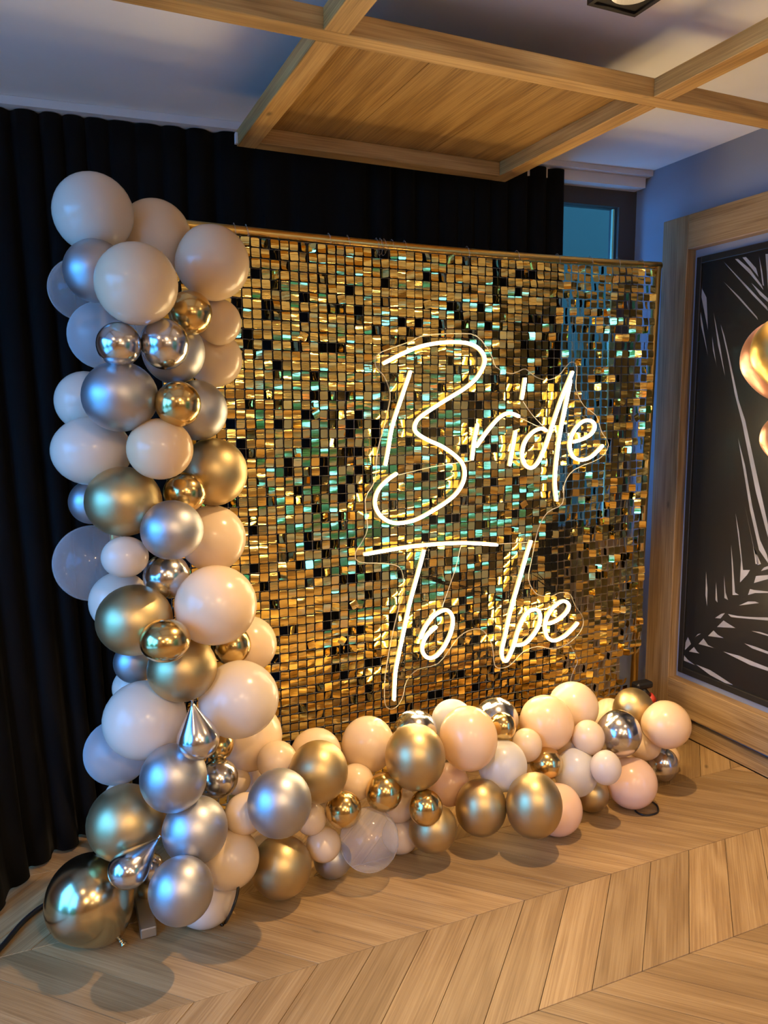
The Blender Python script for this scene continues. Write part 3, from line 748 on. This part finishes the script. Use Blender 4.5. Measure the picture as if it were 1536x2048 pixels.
def wire(name, pts, r, mat, parent): return MB().tube(spline(pts, 5), r, 6).build(name, mat, parent, True)
wire('feed_wire', [onY(u, v, YN+.012) for u, v in ((797,950),(860,935),(925,924),(944,921))], .0013, M_acryledge, sign)
wire('feed_wire', [onY(u, v, YN+.012) for u, v in ((1046,803),(1065,830),(1092,858))], .0013, M_acryledge, sign)
wire('feed_wire', [onY(u, v, YN+.012) for u, v in ((1041,836),(1070,850),(1093,860))], .0013, M_acryledge, sign)
wire('feed_wire', [onY(u, v, YN+.012) for u, v in ((921,1094),(910,1140),(884,1215))], .0013, M_acryledge, sign)
wire('feed_wire', [onY(u, v, YN+.012) for u, v in ((997,1088),(1030,1086),(1060,1084))], .0013, M_acryledge, sign)
wire('power_cord', [onY(u, v, YN+.025) for u, v in ((1133,1280),(1146,1300),(1155,1322),(1148,1340),(1141,1362),(1140,1395))], .0020, M_clearplastic, sign)
MB().tube([onY(1127, 970, YN+.012), onY(1127, 985, YN+.012)], .004, 8).build('wire_connector', M_clearplastic, sign, True)
wire('hanging_wire', [onY(780,690,YN+.02), onY(782,600,2.58), onY(788,505,2.60)], .0007, M_clearplastic, sign)
wire('hanging_wire', [onY(1143,726,YN+.02), onY(1146,620,2.58), onY(1150,525,2.60)], .0007, M_clearplastic, sign)

# ------------------------------------------------------------------ balloons
def balloon(kind, x, y, z, r, q, label, group, axis, tear=0.0, name='balloon', seg=36, rings=22):
    ax = Vector(axis).normalized(); rot = Vector((0, 0, -1)).rotation_difference(ax); V = []; F = []
    prof = []
    for k in range(rings+1):
        a = math.pi*k/rings*.985
        rr_, h = math.sin(a), math.cos(a)
        if a > 1.75 and kind not in ('cl', 'fr', 'fb'):
            t = (a-1.75)/(math.pi*.985-1.75)
            h -= (.10+tear)*t**2.2; rr_ *= 1-.10*math.sin(t*math.pi*.75)
        if tear and a > 1.9:
            t = (a-1.9)/(math.pi*.985-1.9); rr_ = (math.sin(1.9)-.06)*(1-t)**1.25*(1+.35*t) + .06; h = math.cos(1.9) - t*(1+tear+math.cos(1.9))
        prof.append((max(rr_, .035), h))
    for (rr_, h) in prof:
        for k in range(seg):
            th_ = 2*math.pi*k/seg; p = rot @ Vector((rr_*math.cos(th_), rr_*math.sin(th_), h))
            V.append((p.x*r, p.y*r, p.z*r*q))
    for i in range(rings):
        for k in range(seg):
            a = i*seg+k; b2 = i*seg+(k+1) % seg; F.append((a, a+seg, b2+seg, b2))
    F.append([k for k in range(seg)]); F.append([rings*seg+k for k in range(seg)][::-1])
    o = mesh(name, V, F, BM[kind], None, True); o.location = (x, y, z); tag(o, label, 'balloon', group)
    e = rot @ Vector((0, 0, prof[-1][1])); e = Vector((e.x*r, e.y*r, e.z*r*q)); d = Vector((ax.x, ax.y, ax.z*q)).normalized()
    kn = MB(); s = r*.05
    kn.lathe([(s*.7, -.002), (s*.75, s*.5), (s*1.25, s*1.0), (s*.8, s*1.5), (s*1.1, s*2.3), (s*1.75, s*3.0), (s*1.6, s*3.2), (.0005, s*2.6)], e, d, 10)
    ko = mesh('knot', kn.v, kn.f, BM[kind], o, True)
    return o
for (part, kind, x, y, z, r, q, lab) in BALLOONS:
    if part == 'c':
        core = Vector((.24+.10*max(0, 1-z/1.2), 2.50, z-.02)); grp = 'balloons of the upright column'
    else:
        core = Vector((x*.9+.12, 2.46, .20)); grp = 'balloons of the floor row'
    ax = core - Vector((x, y, z))
    if ax.length < .03: ax = Vector((0, 1, 0))
    tear = 0.0
    if 'neck up' in lab: ax = Vector((-.10, .05, 1)); tear = .80
    if 'squeezed' in lab: ax = Vector((.9, .35, .62)); tear = .9
    if kind == 'gb': ax = Vector((.42, -.36, -.62))
    balloon(kind, x, y, z, r, q, lab, grp, ax, tear)

# right-edge balloons of a bunch that stands just outside the picture
def bunch(kind, x, y, z, r, lab, foot):
    o = balloon(kind, x, y, z, r, 1.06, lab, 'balloons at the right edge', (.1, -.05, -1))
    b = MB().tube(spline([(0, 0, -r*1.15), (.06, -.05, -.5), (foot[0]-x, foot[1]-y, foot[2]-z)], 8), .0015, 5); mesh('ribbon', b.v, b.f, BM['gf'], o)
bunch('gf', 1.693, 1.368, 1.638, .087, 'gold balloon with wavy reflections cut by the right edge of the picture', (1.98, 1.14, .055))
bunch('rg', 1.79, 1.47, 1.628, .0975, 'rose gold balloon right behind the gold one at the right edge', (1.985, 1.145, .055))
bunch('rg', 1.690, 1.36, 1.425, .058, 'small rose gold balloon below the others at the right edge', (1.975, 1.145, .055))
wt = MB().lathe([(.001,.0),(.045,.0),(.048,.01),(.040,.045),(.02,.058),(.001,.058)], (1.98, 1.14, 0), n=18).build('balloon_weight', BM['gf'], None, True)
tag(wt, 'gold weight on the floor holding the ribbons of the edge balloons', 'balloon weight')

# ------------------------------------------------------------------ framed palm picture on the right wall
pic = empty('framed_picture', (WR, 2.0, .1)); tag(pic, 'large oak framed palm leaf picture standing against the blue grey wall', 'framed picture')
XF, yl, yr, zt, zb, fwid = 2.602, 2.785, .95, 2.326, .108, .150
def stile(y0, y1): return MB().box(XF, WR-.001, y0, y1, zb, zt, .003)
stile(yl-fwid, yl).build('frame_stile', M_beam_z, pic); stile(yr, yr+fwid).build('frame_stile', M_beam_z, pic)
MB().box(XF, WR-.001, yr+fwid+.0005, yl-fwid-.0005, zt-.145, zt, .003).build('frame_rail', M_frame_y, pic)
MB().box(XF, WR-.001, yr+fwid+.0005, yl-fwid-.0005, zb, zb+.155, .003).build('frame_rail', M_frame_y, pic)
MB().box(WR-.008, WR-.002, yr+fwid, yl-fwid, zb+.155, zt-.145).build('mat_board', M_wallR, pic)
by1, by0, bz1, bz0 = 2.612, yr+fwid+.03, 2.145, .292
M_print = plain('charcoal print', (.018,.017,.017), .28, noise=.25, scale=2)
MB().box(WR-.016, WR-.008, by0+.02, by1-.02, bz0+.02, bz1-.02).build('canvas', M_print, pic)
bb = .028
for (a, c, d, e) in ((by1-bb, by1, bz0, bz1), (by0, by0+bb, bz0, bz1)): MB().box(WR-.026, WR-.008, a, c, d, e, .002).build('black_frame_side', M_black, pic)
for (d, e) in ((bz1-bb, bz1), (bz0, bz0+bb)): MB().box(WR-.026, WR-.008, by0+bb, by1-bb, d, e, .002).build('black_frame_rail', M_black, pic)
M_leaf = plain('pale grey print', (.36,.36,.40), .35, noise=.3, scale=9)
LEAF = [ # slivers of pale sky between dark palm leaflets, traced as flat print
 [(1397,564),(1413,595),(1416,660),(1412,640)], [(1396,590),(1404,640),(1416,712),(1402,650)], [(1427,624),(1440,690),(1450,752),(1436,690)], [(1424,672),(1432,725),(1434,735),(1426,700)],
 [(1441,648),(1449,672),(1462,730),(1477,800),(1490,840),(1514,950),(1536,1050),(1536,1075),(1512,985),(1484,845),(1470,790),(1455,710)],
 [(1476,876),(1490,930),(1504,1010),(1520,1080),(1534,1110),(1536,1120),(1536,1126),(1518,1100),(1500,1020),(1487,940)],
 [(1489,1009),(1500,1060),(1515,1130),(1522,1128),(1511,1128),(1506,1090)], [(1471,1026),(1478,1065),(1486,1140),(1500,1140),(1494,1150),(1480,1165),(1482,1120)],
 [(1462,1088),(1466,1130),(1470,1185),(1478,1190),(1465,1190),(1464,1140)], [(1448,1150),(1451,1185),(1456,1200),(1449,1196)], [(1412,1143),(1415,1180),(1414,1212),(1411,1190)], [(1432,1164),(1434,1190),(1435,1205),(1431,1200)],
 [(1442,1228),(1450,1226),(1441,1237),(1430,1236)], [(1376,1274),(1382,1288),(1370,1300),(1371,1285)], [(1402,1267),(1392,1273),(1390,1275),(1396,1268)],
 [(1447,1241),(1458,1248),(1471,1256),(1434,1254)], [(1427,1261),(1436,1270),(1447,1276),(1416,1272)], [(1407,1277),(1416,1290),(1428,1296),(1397,1288)], [(1388,1294),(1394,1303),(1399,1307),(1378,1303)], [(1366,1308),(1376,1320),(1390,1330),(1365,1320)],
 [(1392,1329),(1420,1340),(1448,1358),(1466,1370),(1450,1366),(1420,1350)], [(1446,1303),(1480,1312),(1510,1325),(1536,1335),(1536,1342),(1500,1330)], [(1489,1287),(1510,1293),(1536,1303),(1536,1308),(1505,1297)], [(1503,1262),(1520,1264),(1536,1269),(1536,1272)],
 [(1456,1228),(1475,1232),(1500,1234),(1536,1235),(1536,1241),(1480,1236),(1462,1234)], [(1496,1203),(1510,1203),(1518,1206),(1478,1211)], [(1500,1178),(1508,1180),(1536,1183),(1536,1186),(1510,1186),(1496,1190)], [(1512,1152),(1536,1150),(1536,1158),(1508,1166)], [(1528,1135),(1536,1132),(1536,1138),(1522,1142)],
 [(1447,523),(1470,550),(1505,590),(1536,622),(1534,614),(1500,578)], [(1447,563),(1480,600),(1516,640),(1514,634),(1480,595)], [(1470,518),(1500,548),(1527,580),(1523,570),(1500,538),(1476,518)], [(1485,515),(1510,545),(1517,554),(1512,536),(1492,514)], [(1518,512),(1524,540),(1528,572),(1525,570),(1522,545)], [(1531,508),(1534,550),(1536,580),(1536,508)], [(1503,566),(1520,590),(1536,604),(1536,597),(1520,582)],
]
XP = WR-.0165
V = []; F = []
for poly in LEAF:
    b0 = len(V); pts = [onX(u, v, XP) for u, v in poly]
    # tidy: sort round the centroid line so slivers stay simple
    V += [tuple(p) for p in pts]; F.append([b0+i for i in range(len(poly))])
kid(mesh('palm_leaf_print', V, F, M_leaf), pic)['kind'] = 'stuff'
MB().box(WR-.0215, WR-.0205, by0+bb, by1-bb, bz0+bb, bz1-bb).build('picture_glass', M_picglass, pic)

# ------------------------------------------------------------------ small things
cb = MB().tube(spline([(-.62, 1.75, .009), (-.42, 1.97, .009), (-.26, 2.15, .009), (-.188, 2.25, .010), (-.139, 2.337, .010), (-.099, 2.389, .009), (-.06, 2.421, .009), (.03, 2.50, .009), (.10, 2.66, .009), (.12, 2.80, .009)], 6), .0075, 8).build('power_cable', M_cable, None, True)
tag(cb, 'thick black cable running over the floor past the big gold balloon', 'cable')
ck = MB().tube(spline([(.47, 2.34, .004), (.50, 2.26, .02), onY(478,1748,2.06), onY(475,1785,2.00), onY(465,1818,1.99), onZ(451,1845,.0045), onZ(444,1850,.0045), onZ(440,1840,.012)], 6), .0042, 6).build('thin_cable', M_cable, None, True)
tag(ck, 'thin black cable hooking down to the floor beside the lowest white balloon', 'cable')
cl = MB().tube(spline([(2.02, 2.30, .004), (1.99, 2.158, .004), (1.957, 2.111, .004), (1.968, 2.075, .004), (2.02, 2.07, .004), (2.056, 2.105, .004), (2.05, 2.14, .012), (2.04, 2.20, .004)], 6), .0035, 6).build('cable_loop', M_cable, None, True)
tag(cl, 'small black cable loop on the floor under the blush pink balloon', 'cable')
pump = empty('hand_pump', (2.50, 2.50, 0)); tag(pump, 'dark blue hand pump with red band and black handle beside the right upright', 'hand pump')
a = Vector((2.565, 2.50, .02)); c_ = Vector((2.36, 2.56, .285)); dd = (c_-a)
MB().tube([a, a+dd*.78], .021, 14).build('barrel', plain('navy plastic', (.02,.03,.10), .35), pump, True)
MB().tube([a+dd*.70, a+dd*.79], .0245, 14).build('band', plain('red plastic', (.55,.05,.03), .4), pump, True)
MB().tube([a+dd*.79, a+dd*.93], .017, 10).build('shaft', M_cable, pump, True)
MB().box(2.335, 2.425, 2.535, 2.585, .268, .298, .008).build('handle', M_cable, pump)

# ------------------------------------------------------------------ what the windows look out on
struct(mesh('ground_outside', [(-14,-14,-.15),(WL-.12,-14,-.15),(WL-.12,14,-.15),(-14,14,-.15)], [(0,1,2,3)], plain('terrace paving', (.66,.64,.62), .9, noise=.3)))
struct(MB().box(1.0, 5.2, 4.35, 4.5, -.15, 4.2).build('wall_outside', plain('teal render', (.021,.022,.0068), .9, noise=.1, scale=2)))
M_leafy = plain('hedge leaves', (.115,.20,.026), .7, noise=.6, scale=14)
def hedge(x, y, rx, ry, h, lab):
    V = []; F = []; n, m = 22, 14; rr = random.Random(int(x*100+y*10))
    for j in range(m+1):
        a = math.pi*.5*j/m
        for i in range(n):
            th = 2*math.pi*i/n; k = 1+rr.uniform(-.13, .13)
            V.append((rx*math.cos(a*.92)*math.cos(th)*k, ry*math.cos(a*.92)*math.sin(th)*k, h*math.sin(a)*(1+rr.uniform(-.05,.05))))
    for j in range(m):
        for i in range(n): F.append((j*n+i, j*n+(i+1) % n, (j+1)*n+(i+1) % n, (j+1)*n+i))
    o = mesh('garden_shrub', V, F, M_leafy, None, True); o.location = (x, y, -.15); tag(o, lab, 'shrub', 'shrubs outside the terrace windows')
hedge(-5.2, -3.2, 1.0, 1.2, 2.2, 'green shrub outside the terrace windows, rearmost'); hedge(-6.0, -.6, 1.2, 1.3, 1.7, 'green shrub outside the terrace windows, middle one'); hedge(-5.6, 2.6, 1.1, 1.2, 2.5, 'green shrub outside the terrace windows, nearest the curtain')

def hedge_row():
    for k, (y, x) in enumerate(((-4.6, 5.3), (-2.9, 4.9), (-1.2, 4.8), (.6, 5.2))):
        hedge(x, y, .85, 1.35, 4.4+.3*(k % 2), ['green bush outside the garden door, farthest from the palm picture', 'green bush outside the garden door, second from the rear', 'green bush outside the garden door, third from the rear', 'green bush outside the garden door, nearest the palm picture'][k])
hedge_row()
struct(mesh('ground_outside_right', [(WR+.12,-9,-.15),(9,-9,-.15),(9,6,-.15),(WR+.12,6,-.15)], [(0,1,2,3)], plain('lawn', (.14,.24,.05), .9, noise=.4)))
